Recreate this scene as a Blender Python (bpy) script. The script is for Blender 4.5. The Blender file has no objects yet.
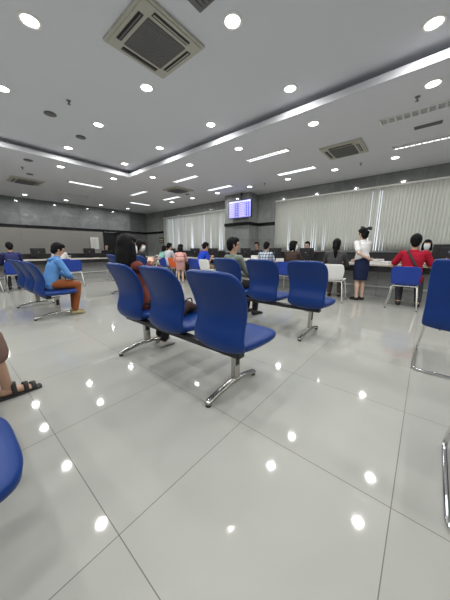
import bpy, bmesh, math, random
from mathutils import Vector as V, Matrix, Euler
random.seed(7)
S = bpy.context.scene
C = S.collection
PI = math.pi

# ------------------------------------------------------------------ materials
def mat(name, col, rough=0.5, metal=0.0, spec=0.5, noise=None, bump=None, emit=None, coat=0.0):
    m = bpy.data.materials.new(name); m.use_nodes = True
    nt = m.node_tree; b = nt.nodes['Principled BSDF']
    b.inputs['Base Color'].default_value = (*col, 1)
    b.inputs['Roughness'].default_value = rough
    b.inputs['Metallic'].default_value = metal
    b.inputs['Specular IOR Level'].default_value = spec
    b.inputs['Coat Weight'].default_value = coat
    tc = nt.nodes.new('ShaderNodeTexCoord')
    if noise:                      # (scale, col2, detail)
        n = nt.nodes.new('ShaderNodeTexNoise'); n.inputs['Scale'].default_value = noise[0]
        n.inputs['Detail'].default_value = noise[2] if len(noise) > 2 else 3
        nt.links.new(tc.outputs['Object'], n.inputs['Vector'])
        mx = nt.nodes.new('ShaderNodeMix'); mx.data_type = 'RGBA'
        mx.inputs['A'].default_value = (*col, 1); mx.inputs['B'].default_value = (*noise[1], 1)
        nt.links.new(n.outputs['Fac'], mx.inputs['Factor'])
        nt.links.new(mx.outputs['Result'], b.inputs['Base Color'])
    if bump:                       # (scale, strength)
        n2 = nt.nodes.new('ShaderNodeTexNoise'); n2.inputs['Scale'].default_value = bump[0]
        nt.links.new(tc.outputs['Object'], n2.inputs['Vector'])
        bp = nt.nodes.new('ShaderNodeBump'); bp.inputs['Strength'].default_value = bump[1]
        bp.inputs['Distance'].default_value = 0.01
        nt.links.new(n2.outputs['Fac'], bp.inputs['Height'])
        nt.links.new(bp.outputs['Normal'], b.inputs['Normal'])
    if emit:
        b.inputs['Emission Color'].default_value = (*emit[0], 1)
        b.inputs['Emission Strength'].default_value = emit[1]
    return m

def math_node(nt, op, a, b=None, c=None):
    n = nt.nodes.new('ShaderNodeMath'); n.operation = op
    for i, v in enumerate((a, b, c)):
        if v is None: continue
        if isinstance(v, (int, float)): n.inputs[i].default_value = v
        else: nt.links.new(v, n.inputs[i])
    return n.outputs[0]

def grid_mat(name, c1, c2, seam, su, sv, ou, ov, axes, w, rough, nscale, spec=0.5, tonevar=0.04, warp=0.0):
    """tiled stone: c1/c2 cloudy mix, thin seams of colour seam, tile su x sv along two axes"""
    m = bpy.data.materials.new(name); m.use_nodes = True
    nt = m.node_tree; b = nt.nodes['Principled BSDF']; L = nt.links.new
    b.inputs['Roughness'].default_value = rough; b.inputs['Specular IOR Level'].default_value = spec
    tc = nt.nodes.new('ShaderNodeTexCoord'); sp = nt.nodes.new('ShaderNodeSeparateXYZ')
    L(tc.outputs['Object'], sp.inputs[0])
    u = math_node(nt, 'DIVIDE', math_node(nt, 'SUBTRACT', sp.outputs[axes[0]], ou), su)
    v = math_node(nt, 'DIVIDE', math_node(nt, 'SUBTRACT', sp.outputs[axes[1]], ov), sv)
    def line(x, s):
        f = math_node(nt, 'FRACT', x)
        d = math_node(nt, 'ABSOLUTE', math_node(nt, 'SUBTRACT', f, 0.5))
        return math_node(nt, 'GREATER_THAN', d, 0.5 - w / s)
    ln = math_node(nt, 'MAXIMUM', line(u, su), line(v, sv))
    cmb = nt.nodes.new('ShaderNodeCombineXYZ')
    L(math_node(nt, 'FLOOR', u), cmb.inputs[0]); L(math_node(nt, 'FLOOR', v), cmb.inputs[1])
    wn = nt.nodes.new('ShaderNodeTexWhiteNoise'); L(cmb.outputs[0], wn.inputs['Vector'])
    nz = nt.nodes.new('ShaderNodeTexNoise'); nz.inputs['Scale'].default_value = nscale
    nz.inputs['Detail'].default_value = 5; nz.inputs['Distortion'].default_value = warp
    L(tc.outputs['Object'], nz.inputs['Vector'])
    mx = nt.nodes.new('ShaderNodeMix'); mx.data_type = 'RGBA'
    mx.inputs['A'].default_value = (*c1, 1); mx.inputs['B'].default_value = (*c2, 1)
    L(nz.outputs['Fac'], mx.inputs['Factor'])
    hs = nt.nodes.new('ShaderNodeHueSaturation'); L(mx.outputs['Result'], hs.inputs['Color'])
    L(math_node(nt, 'MULTIPLY_ADD', wn.outputs['Value'], 2 * tonevar, 1 - tonevar), hs.inputs['Value'])
    m2 = nt.nodes.new('ShaderNodeMix'); m2.data_type = 'RGBA'
    L(ln, m2.inputs['Factor']); L(hs.outputs['Color'], m2.inputs['A']); m2.inputs['B'].default_value = (*seam, 1)
    L(m2.outputs['Result'], b.inputs['Base Color'])
    L(math_node(nt, 'MULTIPLY_ADD', ln, 0.5, rough), b.inputs['Roughness'])
    return m

M = {}
M['floor'] = grid_mat('floor_tile', (.325, .332, .305), (.385, .39, .36), (.10, .098, .09), .8, .8, .275, -.03, (0, 1), .0017, .05, 1.1, .5, .025, .6)
M['granite_y'] = grid_mat('granite_back', (.15, .162, .162), (.31, .33, .33), (.05, .05, .05), 1.2, .6, .2, .28, (0, 2), .002, .09, 2.2, .5, .12, 1.5)
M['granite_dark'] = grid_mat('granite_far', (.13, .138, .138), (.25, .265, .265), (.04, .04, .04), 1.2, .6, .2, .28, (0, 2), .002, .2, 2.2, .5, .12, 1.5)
M['granite_x'] = grid_mat('granite_window_wall', (.19, .20, .195), (.37, .39, .38), (.05, .05, .05), 1.2, .6, .3, .28, (1, 2), .002, .09, 2.2, .5, .1, 1.5)
M['plain_panel'] = grid_mat('grey_panel', (.29, .282, .262), (.34, .33, .31), (.10, .10, .09), 2.4, 3.0, .1, -.5, (0, 2), .002, .4, .8, .4, .03)
M['ceiling'] = mat('ceiling_paint', (.76, .775, .82), .85, noise=(.5, (.72, .735, .78), 2))
M['side_wall'] = mat('wall_paint', (.48, .48, .46), .7)
M['cove'] = mat('cove_white', (.66, .67, .70), .6)
M['black_stripe'] = mat('black_gloss', (.008, .008, .009), .18)
M['black'] = mat('black_plastic', (.012, .012, .014), .4)
M['soft_black'] = mat('black_rubber', (.02, .02, .02), .7)
M['chrome'] = mat('brushed_steel', (.50, .49, .46), .24, 1.0)
M['bright_chrome'] = mat('chrome', (.75, .75, .75), .08, 1.0)
M['blue_vinyl'] = mat('blue_vinyl', (.002, .027, .150), .40, spec=.32, noise=(3, (.003, .034, .18)), bump=(260, .12))
M['blue_piping'] = mat('blue_piping', (.035, .10, .36), .45)
M['white_plastic'] = mat('white_plastic', (.78, .78, .76), .35)
M['blue_plastic'] = mat('blue_plastic', (.008, .045, .32), .35)
M['orange_plastic'] = mat('orange_plastic', (.80, .13, .025), .35)
M['white_metal'] = mat('white_metal', (.8, .8, .76), .3)
M['ac_white'] = mat('ivory_plastic', (.50, .49, .42), .5)
M['ac_grille'] = mat('grey_grille', (.17, .17, .165), .6)
M['worktop'] = mat('worktop', (.62, .59, .52), .3, noise=(6, (.56, .53, .47)))
M['counter_panel'] = grid_mat('counter_front', (.32, .328, .32), (.46, .468, .46), (.08, .08, .08), 1.2, .9, 0, -.1, (1, 2), .003, .3, 4, .5, .05, 1)
M['counter_panel_x'] = grid_mat('counter_front_left', (.32, .328, .32), (.46, .468, .46), (.08, .08, .08), 1.2, .9, 0, -.1, (0, 2), .003, .3, 4, .5, .05, 1)
M['paper'] = mat('paper', (.85, .85, .83), .8)
M['print'] = mat('printed_ink', (.25, .26, .3), .8)
M['lamp'] = mat('lamp_diffuser', (.9, .9, .9), .5, emit=((1, .99, .96), 14.0))
M['tube_on'] = mat('tube_on', (.9, .9, .9), .5, emit=((.93, .97, 1), 3.5))
M['tube_off'] = mat('tube_off', (.7, .72, .74), .3)
M['louvre'] = mat('louvre_aluminium', (.8, .82, .84), .15, 1.0)
M['lamp_ring'] = mat('lamp_ring', (.85, .85, .83), .4)
M['skin'] = mat('skin', (.46, .27, .18), .5, noise=(9, (.50, .31, .21)))
M['skin_pale'] = mat('skin_pale', (.60, .40, .30), .5, noise=(9, (.63, .44, .33)))
M['hair'] = mat('hair', (.004, .0035, .004), .6, spec=.15, bump=(160, .5))
M['eye'] = mat('eye', (.02, .015, .012), .1)
M['mask'] = mat('face_mask', (.78, .84, .88), .8)
M['dark_ink'] = mat('black_ink', (.02, .02, .025), .6)

def cloth(name, col, k=.82, scale=7):
    return mat(name, col, .85, spec=.25, noise=(scale, tuple(c * k for c in col)), bump=(22, .55))

def plaid_mat():
    m = bpy.data.materials.new('plaid_cloth'); m.use_nodes = True
    nt = m.node_tree; b = nt.nodes['Principled BSDF']; L = nt.links.new
    b.inputs['Roughness'].default_value = .9
    tc = nt.nodes.new('ShaderNodeTexCoord'); sp = nt.nodes.new('ShaderNodeSeparateXYZ'); L(tc.outputs['Object'], sp.inputs[0])
    def band(o):
        return math_node(nt, 'GREATER_THAN', math_node(nt, 'FRACT', math_node(nt, 'MULTIPLY', o, 13.0)), .55)
    f = math_node(nt, 'MULTIPLY', math_node(nt, 'ADD', band(sp.outputs[0]), band(sp.outputs[2])), .5)
    mx = nt.nodes.new('ShaderNodeMix'); mx.data_type = 'RGBA'
    mx.inputs['A'].default_value = (.55, .6, .65, 1); mx.inputs['B'].default_value = (.03, .06, .12, 1)
    L(f, mx.inputs['Factor']); L(mx.outputs['Result'], b.inputs['Base Color'])
    return m

def blind_mat():
    m = bpy.data.materials.new('blind_fabric'); m.use_nodes = True
    nt = m.node_tree; L = nt.links.new
    for n in list(nt.nodes): nt.nodes.remove(n)
    out = nt.nodes.new('ShaderNodeOutputMaterial'); mix = nt.nodes.new('ShaderNodeMixShader')
    d = nt.nodes.new('ShaderNodeBsdfDiffuse'); t = nt.nodes.new('ShaderNodeBsdfTranslucent')
    d.inputs['Color'].default_value = (.78, .79, .745, 1); t.inputs['Color'].default_value = (.72, .73, .66, 1)
    mix.inputs[0].default_value = .38
    L(d.outputs[0], mix.inputs[1]); L(t.outputs[0], mix.inputs[2]); L(mix.outputs[0], out.inputs[0])
    return m
M['blind'] = blind_mat()

# ------------------------------------------------------------------ mesh helpers
def obj(name, bm, m, parent=None, smooth=False, loc=None, rot=None):
    bmesh.ops.recalc_face_normals(bm, faces=bm.faces)
    me = bpy.data.meshes.new(name); bm.to_mesh(me); bm.free()
    if smooth:
        for p in me.polygons: p.use_smooth = True
    o = bpy.data.objects.new(name, me); C.objects.link(o)
    if m: me.materials.append(m)
    if parent: o.parent = parent
    if loc: o.location = loc
    if rot: o.rotation_euler = rot
    return o

def tag(o, label, cat, group=None):
    o['label'] = label; o['category'] = cat
    if group: o['group'] = group
    return o

def thing(name, label, cat, loc=(0, 0, 0), rz=0.0, group=None):
    o = bpy.data.objects.new(name, None); o.empty_display_size = .1; C.objects.link(o)
    o.location = loc; o.rotation_euler = (0, 0, rz)
    return tag(o, label, cat, group)

def struct(name, bm, m, smooth=False):
    o = obj(name, bm, m, None, smooth); o['kind'] = 'structure'; return o

def dup(root, loc, rz, label, group=None):
    r = root.copy(); C.objects.link(r); r.location = loc; r.rotation_euler = (0, 0, rz); r['label'] = label
    if group: r['group'] = group
    for ch in list(root.children):
        c = ch.copy(); C.objects.link(c); c.parent = r
        for g in list(ch.children):
            d = g.copy(); C.objects.link(d); d.parent = c
    return r

def box(bm, x0, x1, y0, y1, z0, z1, mtx=None, bev=0.0):
    vs = [bm.verts.new((x, y, z)) for x in (x0, x1) for y in (y0, y1) for z in (z0, z1)]
    fs = [(0, 1, 3, 2), (4, 6, 7, 5), (0, 4, 5, 1), (2, 3, 7, 6), (0, 2, 6, 4), (1, 5, 7, 3)]
    faces = [bm.faces.new([vs[i] for i in f]) for f in fs]
    if bev > 0:
        es = list({e for f in faces for e in f.edges})
        r = bmesh.ops.bevel(bm, geom=es, offset=bev, segments=2, affect='EDGES', profile=.6)
        vs = list({v for f in r['faces'] for v in f.verts} | {v for v in vs if v.is_valid})
    if mtx:
        bmesh.ops.transform(bm, matrix=mtx, verts=[v for v in vs if v.is_valid])
    return vs

def loft(bm, pts, rad, side=V((1, 0, 0)), n=12, pw=2.0, rnd=True, wrap=0.0):
    pts = [V(p) for p in pts]
    rad = [(r, r) if isinstance(r, (int, float)) else tuple(r) for r in rad]
    T = []
    for i in range(len(pts)):
        a = pts[max(i - 1, 0)]; b = pts[min(i + 1, len(pts) - 1)]
        T.append((b - a).normalized())
    if rnd:
        def cap(p, r, t, sg):
            c = min(r); P, R = [], []
            for k in (.5, .86, .985):
                P.append(p + t * sg * c * k); q = math.sqrt(max(1 - k * k, 0)); R.append((r[0] * q, r[1] * q))
            return P, R
        P0, R0 = cap(pts[0], rad[0], T[0], -1); P1, R1 = cap(pts[-1], rad[-1], T[-1], 1)
        pts = P0[::-1] + pts + P1; rad = R0[::-1] + rad + R1
        T = [T[0]] * 3 + T + [T[-1]] * 3
    rings = []
    sd = V(side)
    for p, r, t in zip(pts, rad, T):
        s = sd - t * sd.dot(t)
        if s.length < 1e-3: s = t.orthogonal()
        s.normalize(); u = t.cross(s)
        ring = []
        for k in range(n):
            a = 2 * PI * k / n; ca, sa = math.cos(a), math.sin(a)
            x = abs(ca) ** (2 / pw) * (1 if ca >= 0 else -1) * r[0]
            y = abs(sa) ** (2 / pw) * (1 if sa >= 0 else -1) * r[1]
            ring.append(bm.verts.new(p + s * x + u * (y + wrap * x * x)))
        rings.append(ring)
    for a, b in zip(rings, rings[1:]):
        for k in range(n):
            bm.faces.new((a[k], a[(k + 1) % n], b[(k + 1) % n], b[k]))
    bm.faces.new(rings[0][::-1]); bm.faces.new(rings[-1])

def crom(pts, k=4):
    """Catmull-Rom through tuples of any length"""
    out = []
    for i in range(len(pts) - 1):
        p0 = pts[max(i - 1, 0)]; p1 = pts[i]; p2 = pts[i + 1]; p3 = pts[min(i + 2, len(pts) - 1)]
        for j in range(k):
            t = j / k
            out.append(tuple(.5 * (2 * b + (c - a) * t + (2 * a - 5 * b + 4 * c - d) * t * t + (3 * b - a - 3 * c + d) * t ** 3)
                             for a, b, c, d in zip(p0, p1, p2, p3)))
    out.append(tuple(pts[-1])); return out

def ell(bm, c, r, mtx=None, seg=14):
    m = Matrix.Translation(V(c)) @ Matrix.Diagonal((r[0], r[1], r[2], 1))
    if mtx: m = mtx @ m
    bmesh.ops.create_uvsphere(bm, u_segments=seg, v_segments=seg // 2 + 1, radius=1, matrix=m)

def cyl(bm, c, r, d, seg=24, r2=None, mtx=None):
    m = Matrix.Translation(V(c))
    if mtx: m = mtx @ m
    bmesh.ops.create_cone(bm, cap_ends=True, segments=seg, radius1=r, radius2=r if r2 is None else r2, depth=d, matrix=m)

def tube(bm, pts, r, n=10):
    loft(bm, pts, [r] * len(pts), side=V((.13, .2, .97)), n=n, rnd=False)

def fillet(pts, r=.05, k=5):
    """round the corners of a polyline"""
    pts = [V(p) for p in pts]; out = [pts[0]]
    for a, b, c in zip(pts, pts[1:], pts[2:]):
        d1 = (a - b); d2 = (c - b); rr = min(r, d1.length * .45, d2.length * .45)
        p1 = b + d1.normalized() * rr; p2 = b + d2.normalized() * rr
        for j in range(k + 1):
            t = j / k; out.append(p1 * (1 - t) ** 2 + b * 2 * t * (1 - t) + p2 * t * t)
    out.append(pts[-1]); return out

def fuse(o, voxel, smooth=4):
    """merge the overlapping volumes of a mesh into one continuous surface"""
    md = o.modifiers.new('r', 'REMESH'); md.mode = 'VOXEL'; md.voxel_size = voxel
    sm = o.modifiers.new('s', 'SMOOTH'); sm.iterations = smooth; sm.factor = .5
    dg = bpy.context.evaluated_depsgraph_get(); dg.update()
    me = bpy.data.meshes.new_from_object(o.evaluated_get(dg))
    o.modifiers.clear(); old = o.data; ms = list(old.materials); o.data = me
    if not me.materials:
        for m_ in ms: me.materials.append(m_)
    me.name = o.name
    for p in me.polygons: p.use_smooth = True
    bpy.data.meshes.remove(old)
    return o

# ------------------------------------------------------------------ the room
H1, H0 = 3.5, 3.3          # raised middle ceiling, lower outer ceiling
XW, YB, XL, YR = 9.0, 14.0, -5.0, -7.0
CX, CY = 4.25, 7.5         # edge of the raised ceiling

bm = bmesh.new(); box(bm, XL - .2, XW + .6, YR - .2, YB + .8, -.1, 0); struct('floor', bm, M['floor'])
bm = bmesh.new()
box(bm, XL - .2, CX + .22, YR - .2, CY + .22, H1, H1 + .1)
box(bm, CX + .02, XW + .6, YR - .2, YB + .8, H0, H0 + .02)
box(bm, XL - .2, CX + .02, CY + .02, YB + .8, H0, H0 + .02)
box(bm, CX + .22, XW + .6, YR - .2, YB + .8, H0 + .02, H1 + .1)
box(bm, XL - .2, CX + .22, CY + .22, YB + .8, H0 + .02, H1 + .1)
struct('ceiling', bm, M['ceiling'])
bm = bmesh.new()           # white lip around the raised ceiling, dark gap above it
box(bm, CX - .01, CX + .02, YR, CY + .02, H0 - .006, H0 + .095)
box(bm, XL, CX - .01, CY - .01, CY + .02, H0 - .006, H0 + .095)
struct('trim_1', bm, M['cove'])

# back wall: glossy upper stone, black stripe, plain grey lower panel with a dark doorway
Z0, Z1 = 2.03, 2.15
bm = bmesh.new(); box(bm, XL - .2, 7.35, YB, YB + .2, Z1, H0); box(bm, 7.35, 7.55, YB, YB + .2, 0, H0)
box(bm, 7.75, XW + .6, YB + .25, YB + .45, 0, H0)
box(bm, 7.55, 7.75, YB, YB + .45, 0, H0)
o = struct('wall_back', bm, M['granite_y'])
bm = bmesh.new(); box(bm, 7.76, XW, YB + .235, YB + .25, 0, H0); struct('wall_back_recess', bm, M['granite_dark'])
bm = bmesh.new(); box(bm, XL, 6.05, YB - .03, YB + .17, 0, Z0 + .02); struct('wall_back_panel', bm, M['plain_panel'])
bm = bmesh.new(); box(bm, XL, 7.76, YB - .05, YB - .005, Z0, Z1); box(bm, 7.6, XW, YB + .2, YB + .235, Z0, Z1)
struct('trim_2', bm, M['black_stripe'])
bm = bmesh.new(); box(bm, 6.09, 6.16, YB - .02, YB + .15, 0, Z0); box(bm, 6.86, 6.93, YB - .02, YB + .15, 0, Z0)
box(bm, 6.16, 6.86, YB + .06, YB + .12, 0, Z0); box(bm, 6.93, 7.35, YB, YB + .2, 0, Z1)
dr = struct('door_1', bm, M['black'])
bm = bmesh.new(); tube(bm, [(6.78, YB + .06, 1.0), (6.78, YB + .01, 1.0), (6.78, YB + .01, 1.2), (6.78, YB + .06, 1.2)], .012)
obj('door_handle', bm, M['chrome'], dr)

# window wall with two window openings
def wall_x(bm, y0, y1, z0, z1, x0=XW, x1=XW + .25): box(bm, x0, x1, y0, y1, z0, z1)
WIN = [(-4.6, 4.72, .98, 2.92), (7.35, 12.3, .98, 2.88)]
bm = bmesh.new()
wall_x(bm, YR - .2, YB + .8, 0, .98); wall_x(bm, YR - .2, YB + .8, 2.92, H0)
wall_x(bm, YR - .2, -4.6, .98, 2.92); wall_x(bm, 4.72, 7.35, .98, 2.92); wall_x(bm, 12.3, YB + .8, .98, 2.92)
wall_x(bm, 7.35, 12.3, 2.88, 2.92)
struct('wall_right', bm, M['granite_x'])
bm = bmesh.new(); box(bm, 8.3, XW, 5.7, 6.95, 0, H0); struct('wall_pillar', bm, M['granite_x'])
bm = bmesh.new(); box(bm, 8.27, XW, 5.67, 6.98, Z0 + .02, Z1 + .02); box(bm, XW - .03, XW, 4.75, 5.67, Z0 + .02, Z1 + .02)
box(bm, XW - .03, XW, 12.4, YB + .2, Z0, Z1); struct('trim_3', bm, M['black_stripe'])
for i, (y0, y1, z0, z1) in enumerate(WIN):
    bm = bmesh.new()
    n = max(2, int((y1 - y0) / 1.5))
    box(bm, XW + .12, XW + .2, y0, y1, z0, z0 + .06); box(bm, XW + .12, XW + .2, y0, y1, z1 - .06, z1)
    for k in range(n + 1):
        y = y0 + (y1 - y0 - .06) * k / n; box(bm, XW + .12, XW + .2, y, y + .06, z0 + .06, z1 - .06)
    w = struct('window_%d' % (i + 1), bm, M['white_metal'])
    bm = bmesh.new(); box(bm, XW - .14, XW + .05, y0 - .05, y1 + .05, z0 - .07, z0 + .01, bev=.006)
    obj('window_sill', bm, M['black'], w)
bm = bmesh.new(); box(bm, XL - .2, XL, YR, YB, 0, H1 + .1); struct('wall_left', bm, M['side_wall'])
bm = bmesh.new(); box(bm, XL - .2, XW, YR - .2, YR, 0, H1 + .1); struct('wall_front', bm, M['side_wall'])

# vertical blinds
def blind(y0, y1, z0, z1, label, seed, opened):
    rnd = random.Random(seed)
    t = thing('vertical_blind', label, 'blind', (XW - .07, (y0 + y1) / 2, z0), 0, 'vertical blinds on the window wall')
    hw = (y1 - y0) / 2; hh = z1 - z0
    bm = bmesh.new(); box(bm, -.035, .03, -hw, hw, hh - .05, hh, bev=.005); obj('headrail', bm, M['white_metal'], t)
    bm = bmesh.new(); n = int((y1 - y0) / .083); st = (y1 - y0) / n
    for k in range(n):
        y = -hw + st * (k + .5); a = math.radians(12 + rnd.uniform(-3, 3)); a2 = a
        pr = rnd.random()
        if pr < opened: a2 = a + math.radians(rnd.uniform(28, 46))
        elif hw > 3 and y < 1.6 and pr < opened + .2: a2 = a + math.radians(rnd.uniform(20, 34))
        if rnd.random() < .02: a = a2 = math.radians(60)
        cols = []
        for j in range(7):
            f = j / 6; z = (hh - .05) * (1 - f) + .02 * f; an = a + (a2 - a) * f ** 1.5
            row = []
            for q in range(4):
                s = (q / 3 - .5) * .098; bow = .007 * (1 - (2 * q / 3 - 1) ** 2)
                row.append(bm.verts.new((math.sin(an) * s - bow * math.cos(an), y + math.cos(an) * s + bow * math.sin(an), z)))
            cols.append(row)
        for r0, r1 in zip(cols, cols[1:]):
            for q in range(3): bm.faces.new((r0[q], r0[q + 1], r1[q + 1], r1[q]))
    o = obj('slats', bm, M['blind'], t, smooth=True)
    md = o.modifiers.new('t', 'SOLIDIFY'); md.thickness = .0012
    bm = bmesh.new(); tube(bm, [(-.03, hw - .06, hh - .05), (-.03, hw - .05, .35)], .004, 6); obj('pull_cord', bm, M['white_metal'], t)
    return t
blind(-4.6, 4.86, 1.0, 2.95, 'long pale vertical blind right of the stone pillar, behind the standing woman', 3, .17)
blind(7.2, 12.3, 1.0, 2.9, 'shorter pale vertical blind left of the stone pillar, near the far corner', 5, .16)

# ------------------------------------------------------------------ ceiling fittings
bm = bmesh.new()
for k in range(1):
    seg = 28
    prof = [(.079, -.001), (.082, -.010), (.104, -.014), (.113, -.008), (.116, 0)]
    rings = [[bm.verts.new((r * math.cos(2 * PI * i / seg), r * math.sin(2 * PI * i / seg), z)) for i in range(seg)] for r, z in prof]
    for a, b in zip(rings, rings[1:]):
        for i in range(seg): bm.faces.new((a[i], a[(i + 1) % seg], b[(i + 1) % seg], b[i]))
DL = []
for y in (-2.9, -1.35, .28, 1.95, 3.62, 5.33, 7.04):
    for x in (-3.4, -1.9, -.4, 1.04, 2.45, 3.88): DL.append((x, y, H1, 'raised'))
for y in (-3.0, -1.4, .25, 1.88, 3.56, 5.19, 6.93): DL.append((4.72, y, H0, 'edge'))
for y in (-2.2, -.65, .92, 2.33, 3.76, 5.24, 6.81, 8.3, 9.75): DL.append((7.64, y, H0, 'window'))
for x in (-2.0, -.5, 1.1, 2.54, 4.0): DL.append((x, 8.02, H0, 'edge back'))
for x in (-1.8, -.3, 1.2, 2.7, 4.2, 5.75, 7.2): DL.append((x, 13.12, H0, 'back'))
names = {'raised': '', 'edge': 'outside the cove, window side',
         'window': 'in the row along the window blinds', 'edge back': 'beyond the cove, back side',
         'back': 'in the row along the back stone wall'}
from math import atan2
FW = V((math.sin(math.radians(50)), math.cos(math.radians(50)), 0)); RT = V((FW.y, -FW.x, 0))
proto_ring = obj('trim_ring', bm, M['lamp_ring'], smooth=True)
bm = bmesh.new(); cyl(bm, (0, 0, -.004), .080, .006, 28); proto_dif = obj('diffuser', bm, M['lamp'])
cnt = {}
LAMP_W = 17.0
bylabel = {}
ordn = ['nearest', 'second', 'third', 'fourth', 'fifth', 'sixth', 'seventh', 'eighth', 'ninth', 'tenth']
for x, y, z, k in DL:
    p = V((x, y, 0)); dpt = p.dot(FW); lat = p.dot(RT)
    vis = dpt > .8 and abs(lat) < dpt * 1.02
    if k == 'raised':
        row = {-3.4: 0, -1.9: 0, -.4: 0, 1.04: 'left', 2.45: 'middle', 3.88: 'right'}[x]
        where = 'in %s row of the raised ceiling' % {'left': 'the left', 'middle': 'the middle', 'right': 'the right', 0: 'an outer left'}[row]
        key = 'r' + str(x)
    else: where = names[k]; key = k
    cnt.setdefault(key, 0)
    if vis:
        lab = 'round downlight %s, %s one from the camera' % (where, ordn[min(cnt[key], 9)]); cnt[key] += 1
    else: continue
    t = thing('downlight', lab, 'ceiling light', (x, y, z), 0, 'round ceiling downlights')
    a = proto_ring.copy(); C.objects.link(a); a.parent = t
    b = proto_dif.copy(); C.objects.link(b); b.parent = t
bpy.data.objects.remove(proto_ring); bpy.data.objects.remove(proto_dif)
LD = bpy.data.lights.new('downlight_lamp', 'AREA'); LD.shape = 'DISK'; LD.size = .12; LD.energy = LAMP_W; LD.color = (1, .985, .965); LD.spread = math.radians(170)
for x, y, z, k in DL:
    l = bpy.data.objects.new('lamp', LD); C.objects.link(l); l.location = (x, y, z - .02)

def air_con(x, y, z, s, rz, label):
    t = thing('air_conditioner', label, 'air conditioner', (x, y, z), rz, 'ceiling cassette air conditioners')
    h = s / 2
    bm = bmesh.new(); box(bm, -h, h, -h, h, -.03, 0, bev=.008); box(bm, -h * .93, h * .93, -h * .93, h * .93, -.042, -.02, bev=.006); obj('panel', bm, M['ac_white'], t)
    g = h * .60
    bm = bmesh.new(); box(bm, -g, g, -g, g, -.05, -.04)
    n = 16
    for k in range(n):
        q = -g + 2 * g * (k + .5) / n; box(bm, -g, g, q - .005, q + .005, -.056, -.05)
        box(bm, q - .003, q + .003, -g, g, -.054, -.05)
    obj('intake_grille', bm, M['ac_grille'], t)
    for k in range(4):
        R = Matrix.Rotation(k * PI / 2, 4, 'Z')
        bm = bmesh.new(); box(bm, -g * .95, g * .95, h * .70, h * .84, -.046, -.040, R); obj('air_slot', bm, M['black'], t)
        bm = bmesh.new(); box(bm, -g * .93, g * .93, h * .755, h * .785, -.056, -.046, R); obj('louvre_blade', bm, M['ac_white'] if k > 1 else M['ac_grille'], t)
    return t
air_con(2.06, 2.82, H1, .84, 0, 'large ivory ceiling cassette air conditioner at the top, nearest the camera')
air_con(6.3, 1.76, H0, .84, 0, 'ivory ceiling cassette air conditioner above the counter, right part of the photo')
air_con(6.28, 7.6, H0, .84, 0, 'far ceiling cassette air conditioner near the cove corner')
air_con(2.25, 10.5, H0, .84, 0, 'ceiling cassette air conditioner at the far left near the back wall')

def troffer(x, y, z, L, rz, lit, label):
    t = thing('strip_light', label, 'strip light', (x, y, z), rz, 'recessed strip lights with louvres')
    w = .11; h = L / 2
    bm = bmesh.new()
    box(bm, -w, -w + .02, -h, h, -.014, 0); box(bm, w - .02, w, -h, h, -.014, 0)
    box(bm, -w, w, -h, -h + .02, -.03, 0); box(bm, -w, w, h - .02, h, -.03, 0); obj('frame', bm, M['lamp_ring'], t)
    bm = bmesh.new(); box(bm, -w + .02, w - .02, -h + .02, h - .02, -.006, -.002); obj('reflector', bm, M['louvre'] if lit == 2 and x > 6 else M['ac_grille'] if lit == 2 else M['black'], t)  # black paints in the dark room that a bare metal reflector would mirror
    for s in (-1, 1):
        bm = bmesh.new(); tube(bm, [(s * .045, -h + .03, -.014), (s * .045, h - .03, -.014)], .008, 8)
        obj('tube', bm, M['tube_on'] if lit == 2 or (lit == 1 and s == 1) else M['tube_off'], t)
    bm = bmesh.new(); n = 11
    for k in range(1, n):
        q = -h + L * k / n; box(bm, -w + .02, w - .02, q - .012, q + .012, -.020, -.008)
    box(bm, -.004, .004, -h + .02, h - .02, -.020, -.008)
    for s in (-1, 1): box(bm, s * .087 - .002, s * .087 + .002, -h + .02, h - .02, -.020, -.008)
    obj('louvre', bm, M['louvre'] if lit == 2 else M['white_plastic'], t)
for x, y, L, rz, lit, lab in [
    (5.45, .35, 1.2, 0, 0, 'unlit louvred strip light at the right edge, nearest the camera'),
    (5.48, 3.27, 1.15, 0, 2, 'louvred strip light between the cove and the near air conditioner on the lower ceiling'),
    (5.5, 6.26, 1.15, 0, 2, 'lit strip light just beyond the cove corner'),
    (5.6, 9.24, 1.15, 0, 2, 'lit strip light far off beyond the cove corner, in line with the nearer ones'),
    (6.95, .35, 1.1, 0, 1, 'half lit strip light near the blinds at the right edge'),
    (7.02, 3.22, 1.15, 0, 2, 'lit strip light left of the right-hand air conditioner, close to the blinds'),
    (7.05, 6.17, 1.15, 0, 2, 'lit strip light above the information screen'),
    (7.03, 9.0, 1.15, 0, 2, 'lit strip light nearest the far corner of the window wall'),
    (3.7, 9.44, 1.1, PI / 2, 2, 'louvred strip light lying across, beyond the cove on the left'),
    (4.0, 11.58, 1.1, PI / 2, 0, 'unlit strip light lying across, nearest the back wall on the left'),
    (6.85, 11.27, 1.1, PI / 2, 2, 'thin lit strip light lying across near the back wall doorway')]:
    troffer(x, y, H0, L, rz, lit, lab)

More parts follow.
